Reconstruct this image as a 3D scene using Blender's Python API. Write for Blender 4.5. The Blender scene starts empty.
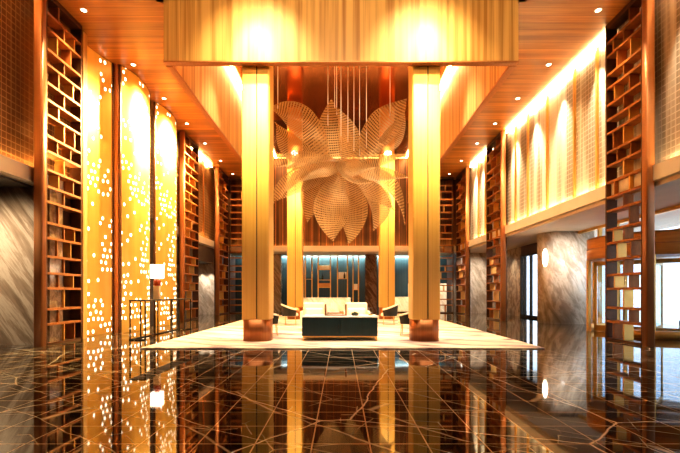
import bpy, bmesh, math, random
from mathutils import Vector, Matrix
random.seed(7)
C = bpy.context.scene.collection
H = 1.25            # eye height
F = 430.0           # focal length in pixels of the 680 px frame
PI = math.pi

# ------------------------------------------------------------------ helpers
class MB:
    """collects shapes, links them as one mesh object"""
    def __init__(s):
        s.bm = bmesh.new()
        s.uv = s.bm.loops.layers.uv.new('UVMap')
    def box(s, x0, x1, y0, y1, z0, z1, bev=0.0, seg=2):
        r = bmesh.ops.create_cube(s.bm, size=1.0)
        vs = r['verts']
        for v in vs:
            v.co = Vector(((x0+x1)/2 + v.co.x*(x1-x0), (y0+y1)/2 + v.co.y*(y1-y0), (z0+z1)/2 + v.co.z*(z1-z0)))
        if bev > 0:
            es = list({e for v in vs for e in v.link_edges})
            bmesh.ops.bevel(s.bm, geom=es, offset=bev, segments=seg, affect='EDGES', profile=0.5)
        return s
    def vprism(s, pts, z0, z1):
        """closed outline (x,y) extruded along z"""
        n = len(pts)
        b = [s.bm.verts.new((p[0], p[1], z0)) for p in pts]
        t = [s.bm.verts.new((p[0], p[1], z1)) for p in pts]
        for i in range(n):
            j = (i+1) % n
            f = s.bm.faces.new((b[i], b[j], t[j], t[i])); f.smooth = True
        s.bm.faces.new(t); s.bm.faces.new(list(reversed(b)))
        return s
    def lathe(s, prof, cx=0, cy=0, n=24):
        rings = []
        for (r, z) in prof:
            if r < 1e-5:
                rings.append([s.bm.verts.new((cx, cy, z))])
            else:
                rings.append([s.bm.verts.new((cx+r*math.cos(2*PI*k/n), cy+r*math.sin(2*PI*k/n), z)) for k in range(n)])
        for a, b in zip(rings, rings[1:]):
            for k in range(n):
                j = (k+1) % n
                if len(a) == 1 and len(b) == 1: continue
                if len(a) == 1: vs = (a[0], b[j], b[k])
                elif len(b) == 1: vs = (a[k], a[j], b[0])
                else: vs = (a[k], a[j], b[j], b[k])
                f = s.bm.faces.new(vs); f.smooth = True
        return s
    def tube(s, pts, r, n=8):
        pts = [Vector(p) for p in pts]
        rings = []
        for i, p in enumerate(pts):
            d = (pts[min(i+1, len(pts)-1)] - pts[max(i-1, 0)]).normalized()
            up = Vector((0, 0, 1)) if abs(d.z) < 0.9 else Vector((1, 0, 0))
            a = d.cross(up).normalized(); b = d.cross(a).normalized()
            rr = r[i] if isinstance(r, (list, tuple)) else r
            rings.append([s.bm.verts.new(p + a*rr*math.cos(2*PI*k/n) + b*rr*math.sin(2*PI*k/n)) for k in range(n)])
        for a, b in zip(rings, rings[1:]):
            for k in range(n):
                j = (k+1) % n
                f = s.bm.faces.new((a[k], a[j], b[j], b[k])); f.smooth = True
        s.bm.faces.new(list(reversed(rings[0]))); s.bm.faces.new(rings[-1])
        return s
    def grid(s, fn, nu, nv, uscale=1, vscale=1):
        vs = [[s.bm.verts.new(fn(i/nu, j/nv)) for j in range(nv+1)] for i in range(nu+1)]
        for i in range(nu):
            for j in range(nv):
                f = s.bm.faces.new((vs[i][j], vs[i+1][j], vs[i+1][j+1], vs[i][j+1])); f.smooth = True
                for l, (a, b) in zip(f.loops, ((i, j), (i+1, j), (i+1, j+1), (i, j+1))):
                    l[s.uv].uv = (a/nu*uscale, b/nv*vscale)
        return s
    def build(s, name, mat, parent=None, loc=None):
        bmesh.ops.recalc_face_normals(s.bm, faces=s.bm.faces)
        me = bpy.data.meshes.new(name)
        s.bm.to_mesh(me); s.bm.free()
        me.materials.append(mat)
        o = bpy.data.objects.new(name, me); C.objects.link(o)
        if parent: o.parent = parent
        if loc: o.location = loc
        return o

def rrect(x0, x1, y0, y1, r, n=6):
    pts = []
    for cx, cy, a0 in ((x1-r, y0+r, -PI/2), (x1-r, y1-r, 0), (x0+r, y1-r, PI/2), (x0+r, y0+r, PI)):
        for k in range(n+1):
            a = a0 + PI/2*k/n
            pts.append((cx+r*math.cos(a), cy+r*math.sin(a)))
    return pts

def empty(name, loc=(0, 0, 0), rz=0.0):
    o = bpy.data.objects.new(name, None); C.objects.link(o)
    o.location = loc; o.rotation_euler = (0, 0, rz); o.empty_display_size = 0.2
    return o
def tag(o, label=None, cat=None, group=None, kind=None):
    if label: o['label'] = label
    if cat: o['category'] = cat
    if group: o['group'] = group
    if kind: o['kind'] = kind
    return o
def struct(mb, name, mat):
    o = mb.build(name, mat); o['kind'] = 'structure'; return o
def kids(o):
    return [c for c in bpy.data.objects if c.parent == o]
def copy_tree(o, parent=None):
    c = o.copy(); C.objects.link(c)
    if parent: c.parent = parent
    for ch in kids(o): copy_tree(ch, c)
    return c

# ------------------------------------------------------------------ materials
def newmat(name):
    m = bpy.data.materials.new(name); m.use_nodes = True
    nt = m.node_tree; b = nt.nodes['Principled BSDF']
    return m, nt, b
def N(nt, typ, **kw):
    n = nt.nodes.new(typ)
    for k, v in kw.items(): setattr(n, k, v)
    return n
def coords(nt, scale=(1, 1, 1), kind='Object', rot=(0, 0, 0)):
    tc = N(nt, 'ShaderNodeTexCoord'); mp = N(nt, 'ShaderNodeMapping')
    nt.links.new(tc.outputs[kind], mp.inputs['Vector'])
    mp.inputs['Rotation'].default_value = rot
    m2 = N(nt, 'ShaderNodeMapping'); nt.links.new(mp.outputs['Vector'], m2.inputs['Vector']); m2.inputs['Scale'].default_value = scale
    return m2.outputs['Vector']
def noise(nt, vec, scale=1, detail=4, rough=0.55, dist=0):
    n = N(nt, 'ShaderNodeTexNoise'); nt.links.new(vec, n.inputs['Vector'])
    n.inputs['Scale'].default_value = scale; n.inputs['Detail'].default_value = detail
    n.inputs['Roughness'].default_value = rough; n.inputs['Distortion'].default_value = dist
    return n.outputs['Fac']
def ramp(nt, fac, stops):
    r = N(nt, 'ShaderNodeValToRGB'); nt.links.new(fac, r.inputs['Fac'])
    el = r.color_ramp.elements
    while len(el) < len(stops): el.new(0.5)
    for e, (p, c) in zip(el, stops):
        e.position = p; e.color = (c[0], c[1], c[2], 1)
    return r.outputs['Color']
def math_(nt, op, a, b=None):
    n = N(nt, 'ShaderNodeMath', operation=op)
    for i, v in enumerate((a, b)):
        if v is None: continue
        if isinstance(v, (int, float)): n.inputs[i].default_value = v
        else: nt.links.new(v, n.inputs[i])
    return n.outputs[0]
def mixc(nt, fac, a, b):
    n = N(nt, 'ShaderNodeMix', data_type='RGBA')
    for sock, v in ((n.inputs['Factor'], fac), (n.inputs['A'], a), (n.inputs['B'], b)):
        if isinstance(v, (int, float)): sock.default_value = v
        elif isinstance(v, (tuple, list)): sock.default_value = (v[0], v[1], v[2], 1)
        else: nt.links.new(v, sock)
    # the RGBA sockets come after the float ones
    return n.outputs['Result']
def mixrgb(nt, fac, a, b, blend='MIX'):
    n = N(nt, 'ShaderNodeMixRGB', blend_type=blend)
    for sock, v in zip((n.inputs[0], n.inputs[1], n.inputs[2]), (fac, a, b)):
        if isinstance(v, (int, float)): sock.default_value = v
        elif isinstance(v, (tuple, list)): sock.default_value = (v[0], v[1], v[2], 1)
        else: nt.links.new(v, sock)
    return n.outputs[0]
def bump(nt, b, h, strength=0.2, dist=0.02):
    n = N(nt, 'ShaderNodeBump'); n.inputs['Strength'].default_value = strength; n.inputs['Distance'].default_value = dist
    nt.links.new(h, n.inputs['Height']); nt.links.new(n.outputs['Normal'], b.inputs['Normal'])

def streak_mat(name, c1, c2, scale, rough=0.35, metal=0.0, lo=0.3, hi=0.7, bmp=0.1, detail=5, spec=0.5):
    """a surface with a directional grain (wood veneer, brushed metal)"""
    m, nt, b = newmat(name)
    f = noise(nt, coords(nt, scale), 1.0, detail, 0.6)
    nt.links.new(ramp(nt, f, [(lo, c1), (hi, c2)]), b.inputs['Base Color'])
    b.inputs['Roughness'].default_value = rough; b.inputs['Metallic'].default_value = metal
    b.inputs['Specular IOR Level'].default_value = spec
    if bmp: bump(nt, b, f, bmp, 0.01)
    return m
def plain(name, c, rough=0.5, metal=0.0, var=0.12, scale=6.0, spec=0.5):
    m, nt, b = newmat(name)
    f = noise(nt, coords(nt, (scale,)*3), 1.0, 3)
    d = tuple(max(0, x*(1-var)) for x in c); l = tuple(min(1, x*(1+var)) for x in c)
    nt.links.new(ramp(nt, f, [(0.3, d), (0.7, l)]), b.inputs['Base Color'])
    b.inputs['Roughness'].default_value = rough; b.inputs['Metallic'].default_value = metal
    b.inputs['Specular IOR Level'].default_value = spec
    return m
def glow(name, c, s):
    m, nt, b = newmat(name)
    b.inputs['Base Color'].default_value = (*c, 1)
    b.inputs['Emission Color'].default_value = (*c, 1); b.inputs['Emission Strength'].default_value = s
    return m

WARM = (1.0, 0.60, 0.22)
M = {}
M['ceil_wood'] = None
def plank_ceiling():
    m, nt, b = newmat('ceiling_wood_planks')
    v = coords(nt, (0.35, 6.0, 1))
    f = noise(nt, v, 1.0, 6, 0.6)
    c = ramp(nt, f, [(0.3, (0.28, 0.095, 0.02)), (0.7, (0.60, 0.26, 0.06))])
    # plank tone and joints across the aisle
    tc = N(nt, 'ShaderNodeTexCoord'); sx = N(nt, 'ShaderNodeSeparateXYZ'); nt.links.new(tc.outputs['Object'], sx.inputs[0])
    yy = math_(nt, 'MULTIPLY', sx.outputs['Y'], 1/0.30)
    wn = N(nt, 'ShaderNodeTexWhiteNoise', noise_dimensions='1D'); nt.links.new(math_(nt, 'FLOOR', yy), wn.inputs['W'])
    tone = math_(nt, 'ADD', math_(nt, 'MULTIPLY', wn.outputs['Value'], 0.5), 0.72)
    cc = N(nt, 'ShaderNodeCombineXYZ')
    for i in range(3): nt.links.new(tone, cc.inputs[i])
    c = mixrgb(nt, 1.0, c, cc.outputs[0], 'MULTIPLY')
    j = math_(nt, 'LESS_THAN', math_(nt, 'FRACT', yy), 0.06)
    c = mixrgb(nt, math_(nt, 'MULTIPLY', j, 0.6), c, (0.10, 0.03, 0.01))
    nt.links.new(c, b.inputs['Base Color'])
    b.inputs['Roughness'].default_value = 0.32
    return m
M['ceil_wood'] = plank_ceiling()
M['gold_wood'] = streak_mat('gold_veneer', (0.44, 0.20, 0.05), (0.82, 0.52, 0.19), (7, 7, 0.10), 0.42, 0.0, 0.34, 0.58, 0.05)
M['brass'] = streak_mat('brushed_brass', (0.76, 0.44, 0.11), (0.85, 0.54, 0.16), (40, 40, 0.3), 0.5, 0.0, 0.3, 0.7, 0.03)
M['brass_dim'] = streak_mat('shaded_column_brass', (0.62, 0.21, 0.04), (0.74, 0.28, 0.06), (40, 40, 0.3), 0.30, 0.75, 0.3, 0.7, 0.02)  # dim orange paints the unlit upper shaft of the rear columns
M['copper'] = streak_mat('copper_plinth', (0.30, 0.115, 0.045), (0.42, 0.17, 0.07), (30, 30, 0.4), 0.46, 0.8, 0.3, 0.7, 0.02)
M['seam'] = plain('dark_seam', (0.03, 0.02, 0.012), 0.5)
M['bronze'] = streak_mat('bronze_lattice', (0.30, 0.105, 0.028), (0.52, 0.21, 0.06), (6, 6, 2), 0.48, 0.3, 0.3, 0.7, 0.03)
M['bronze_post'] = streak_mat('bronze_post', (0.42, 0.165, 0.06), (0.54, 0.23, 0.085), (18, 18, 0.3), 0.36, 0.3, 0.3, 0.7, 0.03)
M['dark_bronze'] = plain('dark_bronze', (0.12, 0.055, 0.025), 0.35, 0.4)
M['tray'] = streak_mat('polished_copper_ceiling', (0.36, 0.115, 0.034), (0.48, 0.165, 0.05), (8, 0.5, 1), 0.16, 0.85, 0.3, 0.7, 0.0)
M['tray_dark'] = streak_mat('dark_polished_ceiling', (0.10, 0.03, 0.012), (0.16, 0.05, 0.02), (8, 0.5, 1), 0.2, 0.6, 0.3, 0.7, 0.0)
M['plaster'] = plain('beige_soffit', (0.62, 0.50, 0.36), 0.6, 0, 0.05, 1.5)
M['ledge'] = plain('pale_ledge', (0.80, 0.70, 0.55), 0.5, 0, 0.05, 1.5)
M['dark_soffit'] = plain('dark_soffit', (0.10, 0.085, 0.07), 0.6)
M['dark_wall'] = plain('dark_brown_wall', (0.06, 0.03, 0.018), 0.5)
M['teal_wall'] = streak_mat('teal_fluted_wall', (0.010, 0.026, 0.030), (0.022, 0.050, 0.056), (22, 22, 0.2), 0.4, 0.0, 0.3, 0.7, 0.1)
M['teal_lacquer'] = streak_mat('teal_lacquer', (0.006, 0.020, 0.025), (0.011, 0.030, 0.037), (30, 30, 0.6), 0.38, 0.0, 0.3, 0.7, 0.02)
M['gold'] = plain('gold_metal', (0.85, 0.50, 0.15), 0.36, 0.6, 0.06)
M['white_stone'] = plain('white_stone_top', (0.82, 0.80, 0.77), 0.25, 0, 0.04)
M['cream'] = plain('cream_fabric', (0.80, 0.70, 0.55), 0.85, 0, 0.06, 30)
M['white_box'] = plain('white_card', (0.85, 0.80, 0.70), 0.6, 0, 0.03)
M['black_shell'] = plain('black_leather', (0.005, 0.007, 0.008), 0.5, 0, 0.2, 20)
M['dark_metal'] = plain('dark_metal', (0.035, 0.028, 0.022), 0.35, 0.8, 0.1)
M['walnut'] = streak_mat('walnut_wood', (0.16, 0.06, 0.025), (0.28, 0.11, 0.045), (2, 20, 20), 0.4)
M['orange_wood'] = streak_mat('honey_wood', (0.50, 0.20, 0.05), (0.66, 0.30, 0.08), (1.2, 1.2, 14), 0.35, 0.1)
M['leaf'] = plain('green_leaf', (0.03, 0.10, 0.025), 0.5, 0, 0.5, 40)
M['pot'] = plain('dark_pot', (0.03, 0.035, 0.03), 0.4)
M['red_glaze'] = plain('red_brown_glaze', (0.42, 0.075, 0.02), 0.25)
M['ivory'] = plain('ivory_ceramic', (0.80, 0.62, 0.40), 0.3)
M['bottle'] = plain('black_glass_bottle', (0.01, 0.012, 0.012), 0.1)
M['shade'] = glow('lamp_shade_glow', (1.0, 0.90, 0.74), 3.2)
M['strip'] = glow('warm_cove_strip', (1.0, 0.66, 0.28), 45.0)
M['strip_low'] = glow('warm_ledge_strip', (1.0, 0.64, 0.26), 32.0)
M['strip_right'] = glow('pale_cove_strip', (1.0, 0.78, 0.44), 24.0)
M['strip_back'] = glow('warm_back_strip', (1.0, 0.72, 0.28), 16.0)
M['strip_soft'] = glow('soft_yellow_strip', (1.0, 0.62, 0.16), 3.5)
M['strip_cool'] = glow('cool_shelf_strip', (0.82, 0.94, 1.0), 90.0)
M['lens'] = glow('downlight_lens', (1.0, 0.88, 0.68), 9.0)
M['lens_white'] = glow('uplight_lens', (1.0, 0.90, 0.70), 10.0)

def marble(name, base, vein, dark, scale=1.0, rough=0.12, rot=(0, 0.6, 0.5), stretch=(1.2, 1.2, 0.35)):
    m, nt, b = newmat(name)
    v = coords(nt, tuple(s*scale for s in stretch), rot=rot)
    f = noise(nt, v, 1.6, 9, 0.68, 0.45)
    c = ramp(nt, f, [(0.28, dark), (0.48, base), (0.56, vein), (0.66, base)])
    nt.links.new(c, b.inputs['Base Color']); b.inputs['Roughness'].default_value = rough
    return m
M['marble_grey'] = marble('grey_brown_marble', (0.26, 0.18, 0.115), (0.42, 0.32, 0.22), (0.12, 0.08, 0.05), 1.0, 0.18, (0.0, 0.62, 0.0), (2.6, 2.0, 0.28))
M['marble_light'] = marble('pale_grey_marble', (0.42, 0.35, 0.28), (0.60, 0.52, 0.43), (0.24, 0.19, 0.15), 1.0, 0.15, (0.3, 0.5, 0.0), (2.2, 2.2, 0.4))
M['marble_brown'] = marble('brown_marble', (0.11, 0.055, 0.035), (0.22, 0.13, 0.09), (0.045, 0.022, 0.014), 2.0, 0.15)
M['marble_cream'] = marble('cream_marble', (0.82, 0.70, 0.52), (0.90, 0.82, 0.68), (0.62, 0.46, 0.28), 3.0, 0.3)

def floor_mat():
    m, nt, b = newmat('dark_veined_floor_marble')
    tc = N(nt, 'ShaderNodeTexCoord')
    T = 0.475
    sx = N(nt, 'ShaderNodeSeparateXYZ'); nt.links.new(tc.outputs['Object'], sx.inputs[0])
    u = math_(nt, 'MULTIPLY', sx.outputs['X'], 1/T); w = math_(nt, 'MULTIPLY', sx.outputs['Y'], 1/T)
    # big slabs of 2 x 2 tiles share one vein drawing
    cell = N(nt, 'ShaderNodeCombineXYZ')
    nt.links.new(math_(nt, 'FLOOR', math_(nt, 'MULTIPLY', u, 0.5)), cell.inputs[0]); nt.links.new(math_(nt, 'FLOOR', math_(nt, 'MULTIPLY', w, 0.5)), cell.inputs[1])
    wn = N(nt, 'ShaderNodeTexWhiteNoise', noise_dimensions='3D'); nt.links.new(cell.outputs[0], wn.inputs['Vector'])
    off = N(nt, 'ShaderNodeVectorMath', operation='MULTIPLY_ADD')
    nt.links.new(wn.outputs['Color'], off.inputs[0]); off.inputs[1].default_value = (9, 9, 9); nt.links.new(tc.outputs['Object'], off.inputs[2])
    # warp
    nn = N(nt, 'ShaderNodeTexNoise'); nt.links.new(off.outputs[0], nn.inputs['Vector']); nn.inputs['Scale'].default_value = 1.4; nn.inputs['Detail'].default_value = 5
    wp = N(nt, 'ShaderNodeVectorMath', operation='MULTIPLY_ADD')
    nt.links.new(nn.outputs['Color'], wp.inputs[0]); wp.inputs[1].default_value = (0.09, 0.09, 0.0); nt.links.new(off.outputs[0], wp.inputs[2])
    n2 = N(nt, 'ShaderNodeTexNoise'); nt.links.new(tc.outputs['Object'], n2.inputs['Vector']); n2.inputs['Scale'].default_value = 1.1; n2.inputs['Detail'].default_value = 6
    wq = N(nt, 'ShaderNodeVectorMath', operation='MULTIPLY_ADD')
    nt.links.new(n2.outputs['Color'], wq.inputs[0]); wq.inputs[1].default_value = (0.22, 0.22, 0.0); nt.links.new(tc.outputs['Object'], wq.inputs[2])
    def vein(scale, lo, hi, whole=False):
        vo = N(nt, 'ShaderNodeTexVoronoi', feature='DISTANCE_TO_EDGE', voronoi_dimensions='2D')
        nt.links.new((wq if whole else wp).outputs[0], vo.inputs['Vector']); vo.inputs['Scale'].default_value = scale
        mr = N(nt, 'ShaderNodeMapRange'); nt.links.new(vo.outputs['Distance'], mr.inputs['Value'])
        mr.inputs['From Min'].default_value = lo; mr.inputs['From Max'].default_value = hi
        mr.inputs['To Min'].default_value = 1; mr.inputs['To Max'].default_value = 0
        return mr.outputs[0]
    v1 = vein(0.42, 0.0012, 0.0065, True); v2 = vein(1.15, 0.002, 0.012)
    mask = noise(nt, off.outputs[0], 1.1, 3)
    mk = N(nt, 'ShaderNodeMapRange'); nt.links.new(mask, mk.inputs['Value']); mk.inputs['From Min'].default_value = 0.42; mk.inputs['From Max'].default_value = 0.62
    vv = math_(nt, 'MAXIMUM', math_(nt, 'MULTIPLY', v1, 0.85), math_(nt, 'MULTIPLY', math_(nt, 'MULTIPLY', v2, mk.outputs[0]), 0.55))
    lm = N(nt, 'ShaderNodeMapping'); nt.links.new(wq.outputs[0], lm.inputs['Vector']); lm.inputs['Rotation'].default_value = (0, 0, 0.55)
    ls = N(nt, 'ShaderNodeMapping'); nt.links.new(lm.outputs[0], ls.inputs['Vector']); ls.inputs['Scale'].default_value = (0.22, 1.5, 1)
    v3 = N(nt, 'ShaderNodeTexVoronoi', feature='DISTANCE_TO_EDGE', voronoi_dimensions='2D'); nt.links.new(ls.outputs[0], v3.inputs['Vector']); v3.inputs['Scale'].default_value = 1.3
    m3 = N(nt, 'ShaderNodeMapRange'); nt.links.new(v3.outputs['Distance'], m3.inputs['Value'])
    for k_, x_ in (('From Min', 0.004), ('From Max', 0.018), ('To Min', 1), ('To Max', 0)): m3.inputs[k_].default_value = x_
    vv = math_(nt, 'MAXIMUM', vv, math_(nt, 'MULTIPLY', m3.outputs[0], 0.45))
    cl = noise(nt, off.outputs[0], 2.2, 6, 0.6)
    base = ramp(nt, cl, [(0.35, (0.004, 0.0025, 0.002)), (0.8, (0.028, 0.017, 0.010))])
    col = mixrgb(nt, vv, base, (0.80, 0.68, 0.52))
    fu = math_(nt, 'FRACT', u); fw = math_(nt, 'FRACT', w)
    ju = math_(nt, 'LESS_THAN', math_(nt, 'ABSOLUTE', math_(nt, 'SUBTRACT', fu, 0.5)), 0.013)
    jw = math_(nt, 'LESS_THAN', math_(nt, 'ABSOLUTE', math_(nt, 'SUBTRACT', fw, 0.5)), 0.014)
    j = math_(nt, 'MAXIMUM', ju, jw)
    col = mixrgb(nt, j, col, (0.50, 0.37, 0.24))
    nt.links.new(col, b.inputs['Base Color'])
    b.inputs['Roughness'].default_value = 0.035
    b.inputs['IOR'].default_value = 1.5
    return m
M['floor'] = floor_mat()

def carpet_mat():
    m, nt, b = newmat('pale_carpet')
    f = noise(nt, coords(nt, (0.35, 1.6, 1), rot=(0, 0, 0.5)), 1.4, 6, 0.6, 0.8)
    c = ramp(nt, f, [(0.36, (0.16, 0.11, 0.12)), (0.46, (0.46, 0.36, 0.31)), (0.58, (0.74, 0.62, 0.47))])
    nt.links.new(c, b.inputs['Base Color']); b.inputs['Roughness'].default_value = 0.95
    p = noise(nt, coords(nt, (90, 90, 90)), 1.0, 2); bump(nt, b, p, 0.3, 0.01)
    return m
M['carpet'] = carpet_mat()

def mesh_panel_mat(name, c_dark, c_light, line, metal=0.3, rough=0.35):
    """woven bronze mesh behind glass: fine grid of warp and weft"""
    m, nt, b = newmat(name)
    tc = N(nt, 'ShaderNodeTexCoord'); sx = N(nt, 'ShaderNodeSeparateXYZ'); nt.links.new(tc.outputs['Object'], sx.inputs[0])
    def lines(o, sp, wdt):
        fr = math_(nt, 'FRACT', math_(nt, 'MULTIPLY', o, 1/sp))
        return math_(nt, 'LESS_THAN', fr, wdt)
    hor = lines(sx.outputs['Z'], 0.15, 0.16)
    horiz = math_(nt, 'ADD', sx.outputs['X'], sx.outputs['Y'])
    ver = lines(horiz, 0.14, 0.16)
    f = noise(nt, coords(nt, (1.6, 1.6, 0.10)), 1.0, 3, 0.6)
    c = ramp(nt, f, [(0.42, c_dark), (0.60, c_light)])
    g = math_(nt, 'MAXIMUM', hor, ver)
    c = mixrgb(nt, math_(nt, 'MULTIPLY', g, 0.55), c, line)
    nt.links.new(c, b.inputs['Base Color']); b.inputs['Roughness'].default_value = rough; b.inputs['Metallic'].default_value = metal
    return m
M['mesh_dark'] = mesh_panel_mat('bronze_mesh_panel', (0.15, 0.07, 0.028), (0.33, 0.17, 0.065), (0.55, 0.36, 0.17))
M['mesh_pale'] = mesh_panel_mat('pale_mesh_panel', (0.32, 0.27, 0.21), (0.88, 0.83, 0.72), (0.76, 0.69, 0.57), 0.05, 0.25)
M['back_panel'] = streak_mat('brown_stripe_panel', (0.06, 0.022, 0.009), (0.20, 0.08, 0.026), (6, 6, 0.1), 0.35, 0.2, 0.35, 0.65, 0.05)

def perforated_mat():
    """gilt sheet lit from behind through its holes; UV in metres"""
    m, nt, b = newmat('perforated_gilt_sheet')
    tc = N(nt, 'ShaderNodeTexCoord'); sx = N(nt, 'ShaderNodeSeparateXYZ'); nt.links.new(tc.outputs['UV'], sx.inputs[0])
    u = math_(nt, 'MULTIPLY', sx.outputs['X'], 1/0.185); v = math_(nt, 'MULTIPLY', sx.outputs['Y'], 1/0.19)
    row = math_(nt, 'FLOOR', v)
    u = math_(nt, 'ADD', u, math_(nt, 'MULTIPLY', math_(nt, 'FLOORED_MODULO', row, 2.0), 0.5))
    cell = N(nt, 'ShaderNodeCombineXYZ'); nt.links.new(math_(nt, 'FLOOR', u), cell.inputs[0]); nt.links.new(row, cell.inputs[1])
    wn = N(nt, 'ShaderNodeTexWhiteNoise', noise_dimensions='3D'); nt.links.new(cell.outputs[0], wn.inputs['Vector'])
    jit = N(nt, 'ShaderNodeSeparateColor'); nt.links.new(wn.outputs['Color'], jit.inputs[0])
    du = math_(nt, 'SUBTRACT', math_(nt, 'SUBTRACT', math_(nt, 'FRACT', u), 0.5), math_(nt, 'MULTIPLY', math_(nt, 'SUBTRACT', jit.outputs[0], 0.5), 0.3))
    dv = math_(nt, 'SUBTRACT', math_(nt, 'SUBTRACT', math_(nt, 'FRACT', v), 0.5), math_(nt, 'MULTIPLY', math_(nt, 'SUBTRACT', jit.outputs[1], 0.5), 0.3))
    d = math_(nt, 'ADD', math_(nt, 'POWER', math_(nt, 'ABSOLUTE', math_(nt, 'MULTIPLY', du, 1/0.20)), 3.0), math_(nt, 'POWER', math_(nt, 'ABSOLUTE', math_(nt, 'MULTIPLY', dv, 1/0.27)), 3.0))
    inside = math_(nt, 'LESS_THAN', d, 1.0)
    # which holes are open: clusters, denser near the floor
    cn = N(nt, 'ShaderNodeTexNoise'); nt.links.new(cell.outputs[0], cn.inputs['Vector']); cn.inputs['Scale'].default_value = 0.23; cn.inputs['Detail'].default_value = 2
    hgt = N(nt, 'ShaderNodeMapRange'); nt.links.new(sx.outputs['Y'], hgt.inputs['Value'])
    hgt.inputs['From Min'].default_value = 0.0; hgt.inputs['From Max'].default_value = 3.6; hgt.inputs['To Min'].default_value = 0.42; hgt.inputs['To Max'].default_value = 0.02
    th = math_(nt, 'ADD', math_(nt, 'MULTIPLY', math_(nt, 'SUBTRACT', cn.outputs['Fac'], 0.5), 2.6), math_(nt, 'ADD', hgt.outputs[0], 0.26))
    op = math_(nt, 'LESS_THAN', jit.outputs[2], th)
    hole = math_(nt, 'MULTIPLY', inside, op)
    g = noise(nt, coords(nt, (2.5, 0.05, 1), 'UV'), 1.0, 3)
    nt.links.new(ramp(nt, g, [(0.3, (0.70, 0.38, 0.09)), (0.7, (0.84, 0.52, 0.15))]), b.inputs['Base Color'])
    b.inputs['Metallic'].default_value = 0.7; b.inputs['Roughness'].default_value = 0.38
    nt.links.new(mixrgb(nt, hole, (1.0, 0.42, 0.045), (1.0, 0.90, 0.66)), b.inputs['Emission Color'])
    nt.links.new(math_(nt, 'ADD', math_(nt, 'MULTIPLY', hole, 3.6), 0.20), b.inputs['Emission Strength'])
    return m
M['perf'] = perforated_mat()

def petal_mat():
    """woven wire cloth: wires opaque, the openings between them clear"""
    m, nt, b = newmat('gold_wire_cloth')
    out = nt.nodes['Material Output']
    tc = N(nt, 'ShaderNodeTexCoord'); sx = N(nt, 'ShaderNodeSeparateXYZ'); nt.links.new(tc.outputs['UV'], sx.inputs[0])
    a = math_(nt, 'LESS_THAN', math_(nt, 'FRACT', math_(nt, 'MULTIPLY', sx.outputs['X'], 32.0)), 0.50)
    c = math_(nt, 'LESS_THAN', math_(nt, 'FRACT', math_(nt, 'MULTIPLY', sx.outputs['Y'], 18.0)), 0.30)
    edge = math_(nt, 'GREATER_THAN', math_(nt, 'ABSOLUTE', math_(nt, 'SUBTRACT', sx.outputs['Y'], 0.5)), 0.485)
    solid = math_(nt, 'MAXIMUM', math_(nt, 'MAXIMUM', a, c), edge)
    nt.links.new(mixrgb(nt, solid, (0.14, 0.085, 0.035), (0.44, 0.29, 0.135)), b.inputs['Base Color'])
    b.inputs['Metallic'].default_value = 0.25; b.inputs['Roughness'].default_value = 0.45
    tl = N(nt, 'ShaderNodeBsdfTranslucent'); tl.inputs['Color'].default_value = (0.40, 0.24, 0.10, 1)
    m1 = N(nt, 'ShaderNodeMixShader'); m1.inputs[0].default_value = 0.4
    nt.links.new(b.outputs[0], m1.inputs[1]); nt.links.new(tl.outputs[0], m1.inputs[2])
    tr = N(nt, 'ShaderNodeBsdfTransparent')
    m2 = N(nt, 'ShaderNodeMixShader'); nt.links.new(math_(nt, 'ADD', math_(nt, 'MULTIPLY', solid, 0.62), 0.32), m2.inputs[0])
    nt.links.new(tr.outputs[0], m2.inputs[1]); nt.links.new(m1.outputs[0], m2.inputs[2])
    nt.links.new(m2.outputs[0], out.inputs['Surface'])
    return m
M['petal'] = petal_mat()
def glass_mat(name, tint=(0.9, 0.95, 1.0), refl=0.12):
    m, nt, b = newmat(name)
    out = nt.nodes['Material Output']
    tr = N(nt, 'ShaderNodeBsdfTransparent'); tr.inputs['Color'].default_value = (*tint, 1)
    gl = N(nt, 'ShaderNodeBsdfGlossy'); gl.inputs['Roughness'].default_value = 0.03
    mx = N(nt, 'ShaderNodeMixShader'); mx.inputs[0].default_value = refl
    nt.links.new(tr.outputs[0], mx.inputs[1]); nt.links.new(gl.outputs[0], mx.inputs[2]); nt.links.new(mx.outputs[0], out.inputs['Surface'])
    return m
M['glass'] = glass_mat('clear_glass')

# ------------------------------------------------------------------ lamps
def spot(loc, target, power, size=60, blend=0.8, col=WARM, rad=0.06):
    l = bpy.data.lights.new('spot_light', 'SPOT'); l.energy = power; l.color = col
    l.spot_size = math.radians(size); l.spot_blend = blend; l.shadow_soft_size = rad
    o = bpy.data.objects.new('spot_light', l); C.objects.link(o); o.location = loc
    o.rotation_euler = (Vector(target)-Vector(loc)).to_track_quat('-Z', 'Y').to_euler()
    return o
def area(loc, target, power, sx, sy, col=WARM):
    l = bpy.data.lights.new('area_light', 'AREA'); l.energy = power; l.color = col
    l.shape = 'RECTANGLE'; l.size = sx; l.size_y = sy
    o = bpy.data.objects.new('area_light', l); C.objects.link(o); o.location = loc
    o.rotation_euler = (Vector(target)-Vector(loc)).to_track_quat('-Z', 'Y').to_euler()
    return o

# ------------------------------------------------------------------ the setting
ZC = H + 7.17       # aisle ceiling
ZB = H + 5.72       # underside of the gilt bulkhead
ZT = H + 8.60       # tray ceiling
BX = 4.375          # half width of the bulkhead ring
L0, L1 = H + 2.60, H + 2.95     # ledge under and top
YB = 27.2           # back wall
WX = 7.42           # side wall panels
FX = 9.6            # glazed front on the right

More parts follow.
